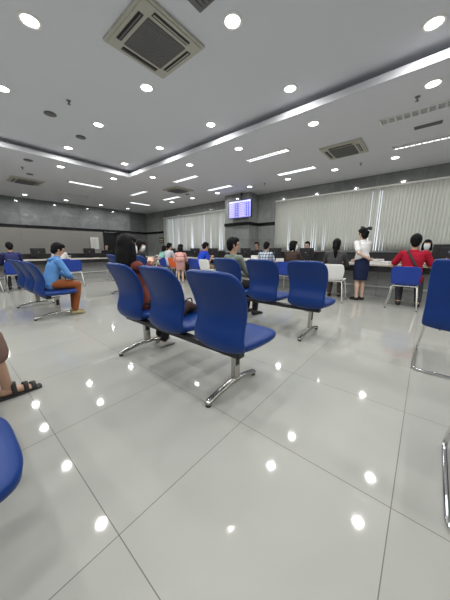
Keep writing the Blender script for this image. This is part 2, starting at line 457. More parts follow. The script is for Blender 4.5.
def speaker(x, y, z, r, label, nm='ceiling_speaker', cat='ceiling speaker'):
    t = thing(nm, label, cat, (x, y, z), 0, 'small round ceiling fittings')
    bm = bmesh.new(); cyl(bm, (0, 0, -.006), r, .012, 24, r * .93); obj('rim', bm, M['ac_grille'], t)
    bm = bmesh.new(); cyl(bm, (0, 0, -.015), r * .8, .008, 24, r * .72); obj('grille', bm, M['ac_grille'], t)
speaker(1.72, 5.6, H1, .1, 'round grey ceiling speaker beside a sprinkler, left part of the raised ceiling')
speaker(2.43, 6.18, H1, .1, 'round grey ceiling speaker close to the cove on the left')
speaker(1.85, 8.08, H0, .1, 'round grey ceiling speaker just beyond the cove at the left edge')
speaker(2.16, 9.49, H0, .09, 'round grey ceiling speaker over the far left air conditioner')
speaker(7.0, 7.9, H0, .09, 'round grey ceiling speaker near the far corner of the window wall')
def sprinkler(x, y, z, label):
    t = thing('sprinkler', label, 'sprinkler', (x, y, z), 0, 'ceiling sprinklers')
    bm = bmesh.new(); cyl(bm, (0, 0, -.004), .035, .008, 16); obj('escutcheon', bm, M['ac_grille'], t)
    bm = bmesh.new(); cyl(bm, (0, 0, -.03), .012, .05, 10); cyl(bm, (0, 0, -.056), .026, .004, 12); obj('nozzle', bm, M['ac_grille'], t)
sprinkler(1.8, 4.9, H1, 'small ceiling sprinkler above the left speaker')
sprinkler(4.95, .42, H0, 'small ceiling sprinkler left of the strip light at the right edge')
sprinkler(7.53, 1.65, H0, 'small ceiling sprinkler by the long blind')
sprinkler(7.6, 4.6, H0, 'small ceiling sprinkler right of the pillar')
sprinkler(1.87, 8.87, H0, 'small ceiling sprinkler at the far left beyond the cove')
bm = bmesh.new(); box(bm, -.06, .06, -.2, .2, -.015, 0, bev=.003)
for k in range(3): box(bm, -.04 + k * .032, -.024 + k * .032, -.18, .18, -.022, -.015)
o = obj('air_vent', bm, M['ac_grille'], loc=(6.11, .3, H0)); tag(o, 'small grey slotted air vent between two strip lights at right', 'air vent')
bm = bmesh.new(); box(bm, -.17, .17, -.17, .17, -.02, 0, bev=.003)
for k in range(6): box(bm, -.14, .14, -.13 + k * .047, -.105 + k * .047, -.03, -.02)
o = obj('air_vent', bm, M['ac_grille'], loc=(1.98, 1.97, H1)); tag(o, 'square grey ceiling vent at the very top edge beside the air conditioner', 'air vent')

# ------------------------------------------------------------------ waiting benches
def back_bm(w=1.0):
    st = [(-.07, .398, .36, .03), (-.13, .397, .41, .045), (-.195, .412, .445, .058), (-.230, .45, .458, .068), (-.232, .51, .448, .070),
          (-.212, .585, .438, .066), (-.205, .655, .452, .062), (-.222, .735, .474, .06), (-.258, .82, .484, .056), (-.290, .88, .466, .052),
          (-.310, .918, .422, .047), (-.324, .941, .35, .042), (-.331, .954, .24, .03)]
    st = crom(st, 3)
    bm = bmesh.new()
    loft(bm, [(s[0], 0, s[1]) for s in st], [(s[2] / 2 * w, s[3] / 2) for s in st], side=V((0, 1, 0)), n=28, pw=3.0, rnd=False, wrap=-BW)
    return bm, st
BW = .55
def seat_bm():
    st = [(-.205, .448, .40, .05), (-.17, .445, .452, .085), (-.08, .438, .47, .092), (.04, .434, .48, .092), (.14, .436, .485, .088),
          (.21, .438, .465, .08), (.25, .436, .42, .066), (.272, .436, .34, .04), (.282, .432, .22, .02)]
    st = crom(st, 3); bm = bmesh.new()
    loft(bm, [(s[0], 0, s[1]) for s in st], [(s[2] / 2, s[3] / 2) for s in st], side=V((0, 1, 0)), n=28, pw=3.2, rnd=False, wrap=.0)
    return bm
def make_bench(label, loc, group='blue three-seat waiting benches', legs=(-.61, .65)):
    t = thing('waiting_bench', label, 'bench', loc, 0, group)
    for k in range(3):
        y = (k - 1) * .605
        b, st = back_bm(); bk = obj('backrest', b, M['blue_vinyl'], t, True, loc=(0, y, 0))
        s_ = obj('seat', seat_bm(), M['blue_vinyl'], t, True, loc=(0, y, 0))
        bm = bmesh.new(); box(bm, -.15, .10, -.09, .09, .386, .412)
        obj('mounting_plate', bm, M['black'], s_)
    bm = bmesh.new(); box(bm, -.17, -.10, -.765, .765, .347, .388, bev=.006); obj('beam', bm, M['black'], t)
    for y in legs:
        bm = bmesh.new(); box(bm, -.035, .035, y - .02, y + .02, .05, .335, bev=.008); box(bm, -.15, .05, y - .025, y + .025, .332, .347)
        lg = obj('leg', bm, M['chrome'], t)
        P = crom([(-.32, .030), (-.22, .050), (-.08, .070), (.05, .070), (.17, .050), (.26, .030)], 4)
        bm = bmesh.new(); loft(bm, [(p[0], y, p[1]) for p in P], [(.026, .017)] * len(P), side=V((0, 1, 0)), n=14, pw=2.6, rnd=True)
        obj('foot', bm, M['chrome'], lg, True)
        for x in (-.315, .255):
            bm = bmesh.new(); cyl(bm, (x, y, .010), .02, .02, 14); obj('foot_glide', bm, M['soft_black'], lg)
        bm = bmesh.new(); box(bm, -.02, .02, y - .0235, y - .019, .2, .3); obj('slot_cover', bm, M['black'], lg)
    return t
bench = make_bench('nearest full blue three-seat bench in the centre foreground, long-haired woman on its far seat', (1.37, 1.65, 0))
dup(bench, (2.96, 1.65, 0), 0, 'blue three-seat bench behind the foreground one, man in grey-green shirt on it')
dup(bench, (1.12, 5.13, 0), 0, 'blue three-seat bench at the left, man in light blue hoodie on its near seat').scale = (1, 1, .95)
dup(bench, (2.94, 5.2, 0), 0, 'blue three-seat bench mostly hidden behind the long-haired woman')
make_bench('blue bench whose near seat juts in at the lower left edge', (-.215, 1.62, 0), legs=(-.05, .66))

def make_cantilever(label, loc, rz):
    t = thing('cantilever_chair', label, 'chair', loc, rz, 'cantilever chairs at the right edge')
    # local frame: faces +X, origin on the floor below the rear bar's middle
    P = fillet([(.62, -.21, .44), (.62, -.25, .0135), (.0, -.26, .0135), (.0, .26, .0135), (.62, .25, .0135), (.62, .21, .44)], .06)
    P = fillet([(.16, -.2, .42), (.52, -.2, .42), (.56, -.25, .0135), (.0, -.26, .0135), (.0, .26, .0135), (.56, .25, .0135), (.52, .2, .42), (.16, .2, .42)], .06)
    bm = bmesh.new(); tube(bm, P, .0125, 12); obj('frame', bm, M['bright_chrome'], t, True)
    st = crom([(.10, .415, .44, .03), (.06, .425, .50, .055), (.045, .50, .505, .065), (.05, .62, .50, .06), (.035, .76, .505, .058),
               (.022, .90, .51, .052), (.010, .965, .505, .046), (.002, .995, .48, .036), (-.001, 1.005, .43, .02)], 3)
    bm = bmesh.new(); loft(bm, [(s[0], 0, s[1]) for s in st], [(s[2] / 2, s[3] / 2) for s in st], side=V((0, 1, 0)), n=28, pw=5, rnd=False, wrap=-.35)
    obj('backrest', bm, M['blue_vinyl'], t, True)
    bm = seat_bm(); obj('seat', bm, M['blue_vinyl'], t, True, loc=(.28, 0, .015))
    for s in (-1, 1):
        bm = bmesh.new(); ell(bm, (.10, s * .12, .40), (.02, .014, .014)); obj('bolt', bm, M['black'], t, True)
    return t
cant = make_cantilever('blue padded chair with chrome cantilever frame cut by the right edge', (2.64, -.30, 0), 0)
dup(cant, (1.10, -.47, 0), 0, 'chair of which only a chrome tube shows at the lower right edge')

# ------------------------------------------------------------------ shell chairs at the counters
def make_shell(mt):
    t = thing('shell_chair', '', 'chair')
    st = crom([(.215, .425, .34, .012), (.19, .445, .40, .018), (.12, .455, .44, .02), (0, .445, .45, .02), (-.12, .445, .43, .02), (-.175, .468, .41, .02),
               (-.20, .53, .41, .02), (-.22, .62, .44, .02), (-.24, .71, .43, .02), (-.252, .765, .39, .018), (-.256, .785, .31, .012)], 3)
    bm = bmesh.new(); loft(bm, [(0, s[0], s[1]) for s in st], [(s[2] / 2, s[3] / 2) for s in st], side=V((1, 0, 0)), n=24, pw=3, rnd=False, wrap=.5)
    obj('shell', bm, mt, t, True)
    bm = bmesh.new(); tube(bm, fillet([(-.17, -.14, .425), (-.17, .14, .425), (.17, .14, .425), (.17, -.14, .425), (-.17, -.14, .425)], .04), .009, 8); obj('seat_frame', bm, M['white_metal'], t, True)
    for sx in (-1, 1):
        for sy in (-1, 1):
            bm = bmesh.new(); tube(bm, [(sx * .17, sy * .13, .43), (sx * .19, sy * .17, .40), (sx * .235, sy * .235, .006)], .0105, 8); lg = obj('leg', bm, M['white_metal'], t, True)
            bm = bmesh.new(); cyl(bm, (sx * .235, sy * .235, .007), .014, .014, 10); obj('foot_cap', bm, M['soft_black'], lg)
    return t
protos = {}
def shell(color, x, y, face, label):
    g = color + ' plastic chairs at the counter'
    if color not in protos:
        t = make_shell(M[color + '_plastic']); protos[color] = t
        t.location = (x, y, 0); t.rotation_euler = (0, 0, math.radians(face - 90)); t['label'] = label; t['group'] = g
        return t
    return dup(protos[color], (x, y, 0), math.radians(face - 90), label, g)
shell('white', 5.40, 1.46, 4, 'white plastic chair under the seated woman with a ponytail')
shell('blue', 5.52, .24, 0, 'blue plastic chair under the man in the red shirt')
shell('blue', 5.62, 2.62, 0, 'blue plastic chair behind the gap between two bench backs')
shell('blue', 5.6, 3.38, 0, 'blue plastic chair under the person in a plaid shirt')
shell('white', 5.3, 5.1, 0, 'white plastic chair right of the man in the bright blue shirt')
shell('blue', 5.47, 5.76, 0, 'blue plastic chair under the bent man in the bright blue shirt')
shell('orange', 5.45, 6.83, 0, 'orange plastic chair under the person in maroon')
shell('blue', 5.45, 7.40, 0, 'blue plastic chair under the person in a white shirt')
shell('orange', 5.4, 7.95, 0, 'orange plastic chair under the person in mint green')
shell('orange', 5.0, 8.55, 10, 'empty orange plastic chair, furthest left of the orange chairs')
shell('blue', 1.22, 8.28, 90, 'blue plastic chair under the person in navy at the left edge')
shell('blue', .68, 8.38, 90, 'blue plastic chair cut by the left edge')
shell('blue', 2.48, 8.95, 90, 'blue plastic chair under the woman in white at the left counter')
shell('blue', 2.52, 8.0, 70, 'empty blue plastic chair right of the woman in white')
shell('blue', 4.05, 8.6, 90, 'blue plastic chair seen just left of the long-haired woman')

# ------------------------------------------------------------------ people
def ik(Sh, W, l1, l2, pole):
    d = W - Sh; L = d.length
    if L > (l1 + l2) * .985: d = d.normalized() * (l1 + l2) * .985; W = Sh + d; L = d.length
    a = (l1 * l1 - l2 * l2 + L * L) / (2 * L); h = math.sqrt(max(l1 * l1 - a * a, 0))
    n = d.normalized(); p = V(pole); p = (p - n * p.dot(n)).normalized()
    return Sh + n * a + p * h, W

def hand(bm, W, d, nrm, side, curl=.5):
    d = d.normalized(); nrm = (nrm - d * nrm.dot(d)).normalized(); s = d.cross(nrm) * side
    loft(bm, [W - d * .01, W + d * .035, W + d * .08], [(.026, .018), (.038, .016), (.040, .014)], side=s, n=10)
    for i, ln in enumerate((.066, .076, .07, .054)):
        b = W + d * .082 + s * (.029 - i * .0195)
        m = b + (d * math.cos(curl * .6) + nrm * math.sin(curl * .6)) * ln * .55
        e = m + (d * math.cos(curl * 1.6) + nrm * math.sin(curl * 1.6)) * ln * .5
        loft(bm, [b - d * .01, m, e], [.0088, .0082, .0072], n=8)
    b = W + d * .028 + s * .032; m = b + (d * .6 + s * .6 + nrm * .25).normalized() * .036; e = m + (d * .9 + s * .1 + nrm * .45).normalized() * .03
    loft(bm, [b - s * .012, m, e], [.0115, .010, .0085], n=8)

def person(label, loc, face, pose='sit', lean=0.0, side_lean=0.0, sc=1.0, shirt=None, trousers=None, bottom='trousers', sleeve='long',
           hair='short', head_yaw=0.0, head_pitch=0.0, hands=None, mask=False, feet=None, seat=.475, shoe=None, skin='skin',
           voxel=.010, knees=None, collar=None, arm_pole=None, cuff=1.0, knee_z=.50, tucked=False):
    t = thing('person', label, 'person', loc, math.radians(face - 90)); t.scale = (sc, sc, sc)
    sk = M[skin]; L = math.radians
    a, b = L(lean), L(side_lean)
    up = V((math.sin(b), math.sin(a), math.cos(a) * math.cos(b))).normalized()
    pz = (seat + .095) / sc if pose == 'sit' else .90
    P = V((0, 0, pz))
    side = (V((1, 0, 0)) - up * up.x).normalized(); fwd = up.cross(side) * -1
    if fwd.y < 0: fwd = -fwd
    neck = P + up * .475; Hd = neck + (up * .6 + V((0, .1, .8))).normalized() * .15
    sh = {s: P + up * .415 + side * s * .165 for s in (-1, 1)}
    hip = {s: P + V((s * .085, .01 if pose == 'sit' else 0, -.03)) for s in (-1, 1)}
    if pose == 'sit':
        kn = knees or {s: V((s * .11, .43, knee_z / sc + .0)) for s in (-1, 1)}
        an = feet or {s: V((s * .11, .40, .085)) for s in (-1, 1)}
    else:
        kn = knees or {s: V((s * .075, .015, .475)) for s in (-1, 1)}
        an = feet or {s: V((s * .075, -.02, .085)) for s in (-1, 1)}
    if hands is None:
        hands = {s: V((s * .09, .33, pz + .09)) for s in (-1, 1)} if pose == 'sit' else {s: V((s * .23, .06, .84)) for s in (-1, 1)}
    # ---- body
    bm = bmesh.new()
    HM = Matrix.Translation(Hd) @ Euler((L(-head_pitch), 0, L(head_yaw))).to_matrix().to_4x4()
    hp = [(-.112, .026, .030, .036), (-.09, .044, .052, .026), (-.05, .060, .075, .012), (-.01, .070, .089, .002), (.04, .075, .096, -.004), (.08, .060, .078, -.008), (.10, .030, .042, -.008)]
    hp = crom([(p[0], p[1], p[2], p[3]) for p in hp], 2)
    tmp = bmesh.new()
    loft(tmp, [(0, p[3], p[0]) for p in hp], [(p[1], p[2]) for p in hp], n=16)
    loft(tmp, [(0, .088, .025), (0, .104, -.012), (0, .100, -.026)], [.008, .012, .011], n=8)
    loft(tmp, [(-.018, .086, -.055), (0, .092, -.054), (.018, .086, -.055)], [.006, .008, .006], n=8)
    loft(tmp, [(-.05, .072, .028), (0, .088, .03), (.05, .072, .028)], [.010, .011, .010], n=8)
    for s in (-1, 1): loft(tmp, [(s * .074, -.008, .022), (s * .080, -.012, .0), (s * .074, -.006, -.026)], [(.008, .016), (.008, .018), (.006, .010)], side=V((1, 0, 0)), n=8)
    bmesh.ops.transform(tmp, matrix=HM, verts=tmp.verts)
    me = bpy.data.meshes.new('tmp'); tmp.to_mesh(me); tmp.free(); bm.from_mesh(me); bpy.data.meshes.remove(me)
    loft(bm, [P + up * .40, neck, Hd - V((0, 0, .05))], [.06, .050, .050], n=12)
    loft(bm, [P - up * .06, P + up * .05, P + up * .18, P + up * .30, P + up * .38, P + up * .43], [(.14, .09), (.145, .095), (.115, .08), (.14, .095), (.145, .085), (.09, .055)], side=side, n=16)
    el, wr = {}, {}
    for s in (-1, 1):
        pole = (arm_pole or {}).get(s, V((s * .6, -.55, -.8)))
        el[s], wr[s] = ik(sh[s], V(hands[s]), .27, .245, pole)
        loft(bm, [P + up * .40 + side * s * .10, sh[s]], [.05, .048], n=10)
        loft(bm, [sh[s], (sh[s] + el[s]) / 2, el[s]], [.045, .042, .036], n=10)
        loft(bm, [el[s], (el[s] * .6 + wr[s] * .4), wr[s]], [.036, .034, .025], n=10)
        hd = (wr[s] - el[s]); nn = V((-s * .35, .1, -.9)) if pose == 'sit' else V((-s, 0, 0))
        hand(bm, wr[s], hd, nn, -s)
        loft(bm, [hip[s], (hip[s] + kn[s]) / 2, kn[s]], [.078, .068, .052], n=12)
        cal = kn[s] * .65 + an[s] * .35 + V((0, -.012, 0))
        loft(bm, [kn[s], cal, an[s]], [.050, .050, .033], n=12)
        loft(bm, [an[s] + V((0, -.03, -.035)), an[s] + V((0, .06, -.045)), an[s] + V((s * .01, .14, -.06))], [(.032, .034), (.038, .028), (.036, .016)], side=V((1, 0, 0)), n=10)
    body = obj('body', bm, sk, t); fuse(body, voxel, 3)
    # ---- shirt
    if shirt:
        bm = bmesh.new()
        low = -.05 if pose == 'sit' else .09 if tucked else -.06
        loft(bm, [P + up * low, P + up * (.05 if low < 0 else .12), P + up * .18, P + up * .30, P + up * .39, P + up * .435], [(.178, .128), (.170, .125), (.145, .112), (.165, .122), (.165, .105), (.095, .068)], side=side, n=18)
        if collar: loft(bm, [P + up * .42, neck + up * .0], [(.075, .07), (.062, .06)], n=14)
        for s in (-1, 1):
            loft(bm, [P + up * .39 + side * s * .08, sh[s]], [.066, .062], n=12)
            if sleeve == 'long':
                loft(bm, [sh[s], (sh[s] + el[s]) / 2, el[s]], [.062, .056, .050], n=12)
                loft(bm, [el[s], el[s] * .5 + wr[s] * .5, wr[s] * .97 + el[s] * .03], [.050, .047, .040], n=12)
            elif sleeve == 'short':
                loft(bm, [sh[s], sh[s] * .3 + el[s] * .7], [.062, .060], n=12)
        c = obj('shirt', bm, shirt, t); fuse(c, voxel, 3)
    # ---- lower garment
    if trousers:
        bm = bmesh.new()
        loft(bm, [P - up * .085, P + up * .0, P + up * .07], [(.15, .11), (.165, .122), (.150, .115)], side=side, n=16)
        if bottom == 'trousers':
            for s in (-1, 1):
                loft(bm, [hip[s], (hip[s] + kn[s]) / 2, kn[s]], [.096, .086, .070], n=12)
                e = kn[s] + (an[s] - kn[s]) * .93 * cuff
                loft(bm, [kn[s], (kn[s] + e) / 2, e], [.068, .066 + .012 * (1 - cuff), .054 + .03 * (1 - cuff)], n=12)
        else:
            if pose == 'sit':
                for s in (-1, 1): loft(bm, [hip[s], kn[s] * .95 + hip[s] * .05], [.098, .078], n=12)
                loft(bm, [P + V((0, .05, -.03)), V((0, kn[1].y - .05, kn[1].z))], [(.15, .08), (.15, .06)], n=12)
            else:
                loft(bm, [P + V((0, 0, .12)), P + V((0, 0, .02)), P + V((0, 0, -.12)), P + V((0, 0, -.30)), P + V((0, 0, -.42))], [(.150, .118), (.168, .128), (.186, .142), (.176, .132), (.160, .120)], n=16, rnd=False)
        c = obj('trousers' if bottom == 'trousers' else 'skirt', bm, trousers, t); fuse(c, voxel, 3)
    # ---- shoes
    if shoe:
        for s in (-1, 1):
            bm = bmesh.new()
            loft(bm, [an[s] + V((0, -.035, -.045)), an[s] + V((0, .05, -.045)), an[s] + V((s * .01, .15, -.062))], [(.040, .040), (.046, .036), (.042, .022)], side=V((1, 0, 0)), n=12)
            c = obj('shoe', bm, shoe, t, True)
    # ---- hair
    bm = bmesh.new()
    ell(bm, (0, -.020, .034), (.087, .100, .110), HM, 20); ell(bm, (0, .020, .086), (.074, .082, .052), HM, 16)
    dn = HM.to_3x3() @ V((0, 0, -1))
    back = HM @ V((0, -.055, 0))
    if hair == 'short': ell(bm, (0, -.055, -.02), (.070, .060, .075), HM, 14)
    if hair == 'long':
        low = back + V((0, .0, -.27))
        loft(bm, [HM @ V((0, -.02, .03)), HM @ V((0, -.03, -.09)), HM @ V((0, -.035, -.18)), low], [(.092, .090), (.106, .085), (.118, .07), (.11, .05)], n=16)
        for s in (-1, 1): loft(bm, [HM @ V((s * .07, .02, .03)), HM @ V((s * .085, .03, -.08)), HM @ V((s * .10, .035, -.22))], [.036, .038, .026], n=10)
    if hair in ('bob', 'pony', 'bun'): ell(bm, (0, -.05, -.04), (.080, .068, .09), HM, 14)
    if hair == 'bob':
        for s in (-1, 1): loft(bm, [HM @ V((s * .07, .0, .03)), HM @ V((s * .078, .0, -.10))], [.03, .028], n=10)
    if hair == 'pony':
        loft(bm, [HM @ V((0, -.10, .02)), HM @ V((0, -.14, -.04)), HM @ V((0.01, -.15, -.16)), HM @ V((.01, -.14, -.30))], [.03, .04, .038, .015], n=12)
    if hair == 'bun':
        ell(bm, (0, -.115, .0), (.05, .045, .05), HM, 14)
    h = obj('hair', bm, M['hair'], t); fuse(h, .008, 2)
    for s in (-1, 1):
        bm = bmesh.new(); ell(bm, (s * .030, .083, .008), (.014, .008, .007), HM, 10); obj('eye', bm, M['eye'], t, True)
    if mask:
        bm = bmesh.new(); loft(bm, [(0, .075, .005), (0, .075, -.04), (0, .052, -.095)], [(.060, .034), (.062, .042), (.040, .038)], n=14)
        bmesh.ops.transform(bm, matrix=HM, verts=bm.verts)
        obj('face_mask', bm, M['mask'], t, True)
    t['_w'] = 0; del t['_w']
    return t, dict(P=P, up=up, side=side, wr=wr, HM=HM, sh=sh, el=el, neck=neck)

black_shoe = mat('black_leather', (.012, .012, .012), .35)
white_shoe = cloth('canvas_shoe', (.45, .45, .43))
navy = cloth('navy_cloth', (.012, .02, .06)); khaki = cloth('khaki_cloth', (.35, .27, .15)); grey_tr = cloth('charcoal_cloth', (.05, .055, .06))
dark_cl = cloth('dark_cloth', (.02, .02, .024))

# woman with long hair on the foreground bench
p1, J = person('person with long black hair in a red-brown top, holding a phone on the foreground bench', (1.29, 2.25, 0), 0, lean=-13, sc=.88, shirt=cloth('rust_cloth', (.17, .045, .035)),
               trousers=dark_cl, hair='long', mask=True, voxel=.007, head_pitch=8, shoe=white_shoe, skin='skin_pale',
               hands={-1: V((-.02, .19, 1.04)), 1: V((-.09, .22, 1.06))}, feet={-1: V((-.10, .30, .085)), 1: V((.10, .22, .085))}, knees={-1: V((-.11, .43, .52)), 1: V((.11, .43, .52))})
def phone(name, label, loc, rot, case):
    t = thing(name, label, 'phone', loc); t.rotation_euler = rot
    bm = bmesh.new(); box(bm, -.037, .037, -.005, .004, -.075, .075, bev=.003); obj('case', bm, case, t)
    bm = bmesh.new(); box(bm, -.033, .033, .004, .0055, -.07, .07); obj('screen', bm, M['black_stripe'], t)
    return t
phone('phone', 'white phone held up by the long-haired person', (1.56, 2.33, .955), (math.radians(25), 0, math.radians(90)), M['white_plastic'])

# man in grey-green shirt
person('person in a grey-green shirt with short black hair, seated on the second bench', (2.96, 2.29, 0), -14, lean=-4, side_lean=0, sc=.92, shirt=cloth('sage_cloth', (.20, .24, .20)),
       trousers=dark_cl, hair='short', head_yaw=-25, shoe=black_shoe, voxel=.008)
# man in light blue hoodie
p3, J3 = person('person in a light blue hooded top and rust brown trousers at the left bench', (1.06, 4.55, 0), 0, lean=22, sc=.86, arm_pole={s_: V((s_ * 1.0, .1, -.7)) for s_ in (-1, 1)}, shirt=cloth('sky_cloth', (.12, .30, .62)),
       trousers=cloth('rust_brown_cloth', (.28, .085, .025)), hair='short', head_pitch=18, shoe=cloth('tan_shoe', (.4, .35, .2)), voxel=.008, collar=True,
       hands={-1: V((-.06, .36, .72)), 1: V((.06, .36, .72))}, feet={-1: V((-.11, .38, .085)), 1: V((.11, .33, .085))})
bm = bmesh.new(); q = J3['neck'] + V((0, -.10, -.03)); loft(bm, [q + V((-.09, .05, .02)), q + V((-.05, -.01, -.02)), q + V((.05, -.01, -.02)), q + V((.09, .05, .02))], [.03, .045, .045, .03], n=12)
obj('hood', bm, bpy.data.materials['sky_cloth'], p3, True)
# left counter people
cnt_h = lambda: {-1: V((-.14, .40, .78)), 1: V((.14, .40, .78))}
person('person in a navy shirt seen from behind at the left counter', (1.22, 8.30, 0), 90, lean=8, shirt=cloth('navy_shirt', (.03, .035, .12)), trousers=grey_tr, hair='short', shoe=black_shoe, head_pitch=15, sc=.92, hands=cnt_h())
person('person in dark plum cut by the left edge of the photo', (.68, 8.40, 0), 90, lean=10, shirt=cloth('plum_cloth', (.10, .02, .05)), trousers=grey_tr, hair='short', shoe=black_shoe, sc=.92, hands=cnt_h())
person('person in a white blouse seated at the left counter behind the hooded one', (2.48, 8.97, 0), 75, lean=16, shirt=cloth('white_cloth', (.7, .7, .66)), trousers=dark_cl, hair='bob', shoe=black_shoe, sc=.92, head_pitch=15, hands=cnt_h())
person('person with a pale face behind the left counter, just left of the long hair', (4.75, 10.75, 0), -100, shirt=dark_cl, trousers=dark_cl, hair='bob', skin='skin_pale', shoe=black_shoe, sc=.98)
person('person in black with a white mask seated on the bench behind the long-haired one', (2.90, 5.15, 0), -10, lean=16, shirt=dark_cl, trousers=dark_cl, hair='bob', mask=True, head_yaw=-45, head_pitch=20, shoe=black_shoe, sc=.98,
       hands={-1: V((-.03, .38, .86)), 1: V((.05, .38, .86))})
# window counter customers
person('person in a mint green top at the window counter, furthest of the seated row', (5.48, 7.93, 0), 0, lean=30, shirt=cloth('mint_cloth', (.30, .60, .50)), trousers=grey_tr, hair='bob', shoe=black_shoe, sc=.95, head_pitch=10, hands=cnt_h())
person('person in a white shirt between the mint and maroon ones at the counter', (5.48, 7.42, 0), 0, lean=12, shirt=cloth('offwhite_cloth', (.58, .60, .63)), trousers=grey_tr, hair='short', shoe=black_shoe, sc=1.0, head_pitch=10, hands=cnt_h())
person('person in a maroon top seated on an orange chair at the counter', (5.48, 6.85, 0), 0, lean=20, shirt=cloth('maroon_cloth', (.13, .015, .03)), trousers=dark_cl, hair='bob', shoe=black_shoe, sc=.95, head_pitch=12, hands=cnt_h())
person('person in a pale pink top standing bent over the counter', (5.06, 6.16, 0), 48, pose='stand', lean=66, shirt=cloth('pink_cloth', (.62, .34, .30)), trousers=cloth('pink_skirt', (.55, .30, .27)), bottom='skirt', hair='bob',
       shoe=white_shoe, sc=.86, skin='skin_pale', head_pitch=10, hands={-1: V((-.12, .60, .80)), 1: V((.12, .60, .80))})
person('person in a bright blue shirt and khaki trousers bent low at the counter', (5.50, 5.76, 0), -15, lean=28, shirt=cloth('royal_cloth', (.015, .06, .50)), trousers=khaki, hair='short', shoe=black_shoe, sc=1.06, sleeve='short', head_pitch=15, hands=cnt_h())
person('person in a blue and white plaid shirt at the counter near the pillar', (5.68, 3.38, 0), 5, lean=14, shirt=plaid_mat(), trousers=grey_tr, hair='short', shoe=black_shoe, sc=.96, sleeve='short', head_pitch=12, hands=cnt_h())
person('person in a dark brown jacket looking right, seated behind the second bench', (5.64, 2.58, 0), 0, lean=10, shirt=cloth('brown_cloth', (.055, .035, .028)), trousers=dark_cl, hair='bob', mask=True, head_yaw=-45, shoe=black_shoe, sc=.96, hands=cnt_h())
person('person with a long ponytail in a charcoal top on the white chair', (5.47, 1.50, 0), 8, lean=8, shirt=cloth('charcoal_top', (.06, .058, .06)), trousers=cloth('brown_skirt', (.10, .07, .06)), hair='pony', shoe=black_shoe, sc=.98, hands=cnt_h())
# standing woman, one hand on the small of her back
p19, J19 = person('person in a white blouse and navy skirt standing at the counter, hand on her back', (5.76, 1.03, 0), 55, pose='stand', lean=6, shirt=cloth('blouse_cloth', (.80, .80, .80)), trousers=navy, bottom='skirt', hair='bun',
       sleeve='short', sc=.92, tucked=True, skin='skin_pale', shoe=black_shoe, voxel=.008, head_pitch=12, hands={-1: V((-.02, -.17, .98)), 1: V((.16, .33, .95))}, arm_pole={-1: V((-1, -.2, -.2))})
bm = bmesh.new(); Hm = J19['HM']
for s in (-1, 1):
    tmp = bmesh.new(); loft(tmp, [(0, -.09, .085), (s * .06, -.10, .10), (s * .14, -.10, .10)], [(.014, .014), (.036, .016), (.042, .012)], side=V((0, 0, 1)), n=10)
    bmesh.ops.transform(tmp, matrix=Hm, verts=tmp.verts); me = bpy.data.meshes.new('x'); tmp.to_mesh(me); tmp.free(); bm.from_mesh(me); bpy.data.meshes.remove(me)
obj('hair_bow', bm, M['soft_black'], p19, True)
# man in red with a strap across his back
p20, J20 = person('person in a red T-shirt with a black strap across the back, seated at the counter', (5.66, .18, 0), 3, lean=10, sc=1.06, shirt=cloth('red_cloth', (.38, .008, .03)), trousers=grey_tr, hair='short', sleeve='short', shoe=black_shoe,
       voxel=.008, hands={-1: V((-.22, .36, .76)), 1: V((.2, .36, .76))}, feet={-1: V((-.12, .10, .085)), 1: V((.16, .05, .085))}, knees={-1: V((-.15, .40, .48)), 1: V((.15, .40, .48))})
bm = bmesh.new(); P_, u_, s_ = J20['P'], J20['up'], J20['side']
f_ = V((0, 1, 0)); f_ = (f_ - u_ * f_.y * 1.0 * u_.y).normalized() if False else u_.cross(s_); f_ = f_ if f_.y > 0 else -f_
loft(bm, [P_ + u_ * .475 - s_ * .09 + f_ * .02, P_ + u_ * .44 - s_ * .085 - f_ * .09, P_ + u_ * .35 - s_ * .04 - f_ * .132, P_ + u_ * .22 + s_ * .03 - f_ * .132, P_ + u_ * .10 + s_ * .10 - f_ * .12, P_ + u_ * .05 + s_ * .17 - f_ * .03],
     [(.018, .005)] * 6, side=(s_ + u_ * .8), n=8)
obj('bag_strap', bm, M['soft_black'], p20, True)
# staff behind the counters
person('person with a white mask behind the counter, partly hidden by the big monitor', (7.55, .02, 0), 180, lean=8, shirt=cloth('staff_red', (.35, .05, .04)), trousers=dark_cl, hair='bob', mask=True, skin='skin_pale', shoe=black_shoe, sc=.98, hands=cnt_h())
person('person in black with a red collar behind the counter, behind a monitor', (7.55, 2.92, 0), 190, lean=6, shirt=cloth('staff_black_red', (.20, .02, .02)), trousers=dark_cl, hair='short', skin='skin_pale', shoe=black_shoe, sc=1.0, hands=cnt_h())
person('person with a pale face behind the counter by the pillar', (7.55, 4.80, 0), 195, lean=4, shirt=dark_cl, trousers=dark_cl, hair='short', skin='skin', shoe=black_shoe, sc=1.02, hands=cnt_h())
person('person in an orange top and mask behind the counter beside the bright blue shirt', (7.50, 7.52, 0), 210, lean=6, shirt=cloth('staff_orange', (.62, .12, .03)), trousers=dark_cl, hair='short', mask=True, skin='skin_pale', shoe=black_shoe, sc=.96, hands=cnt_h())
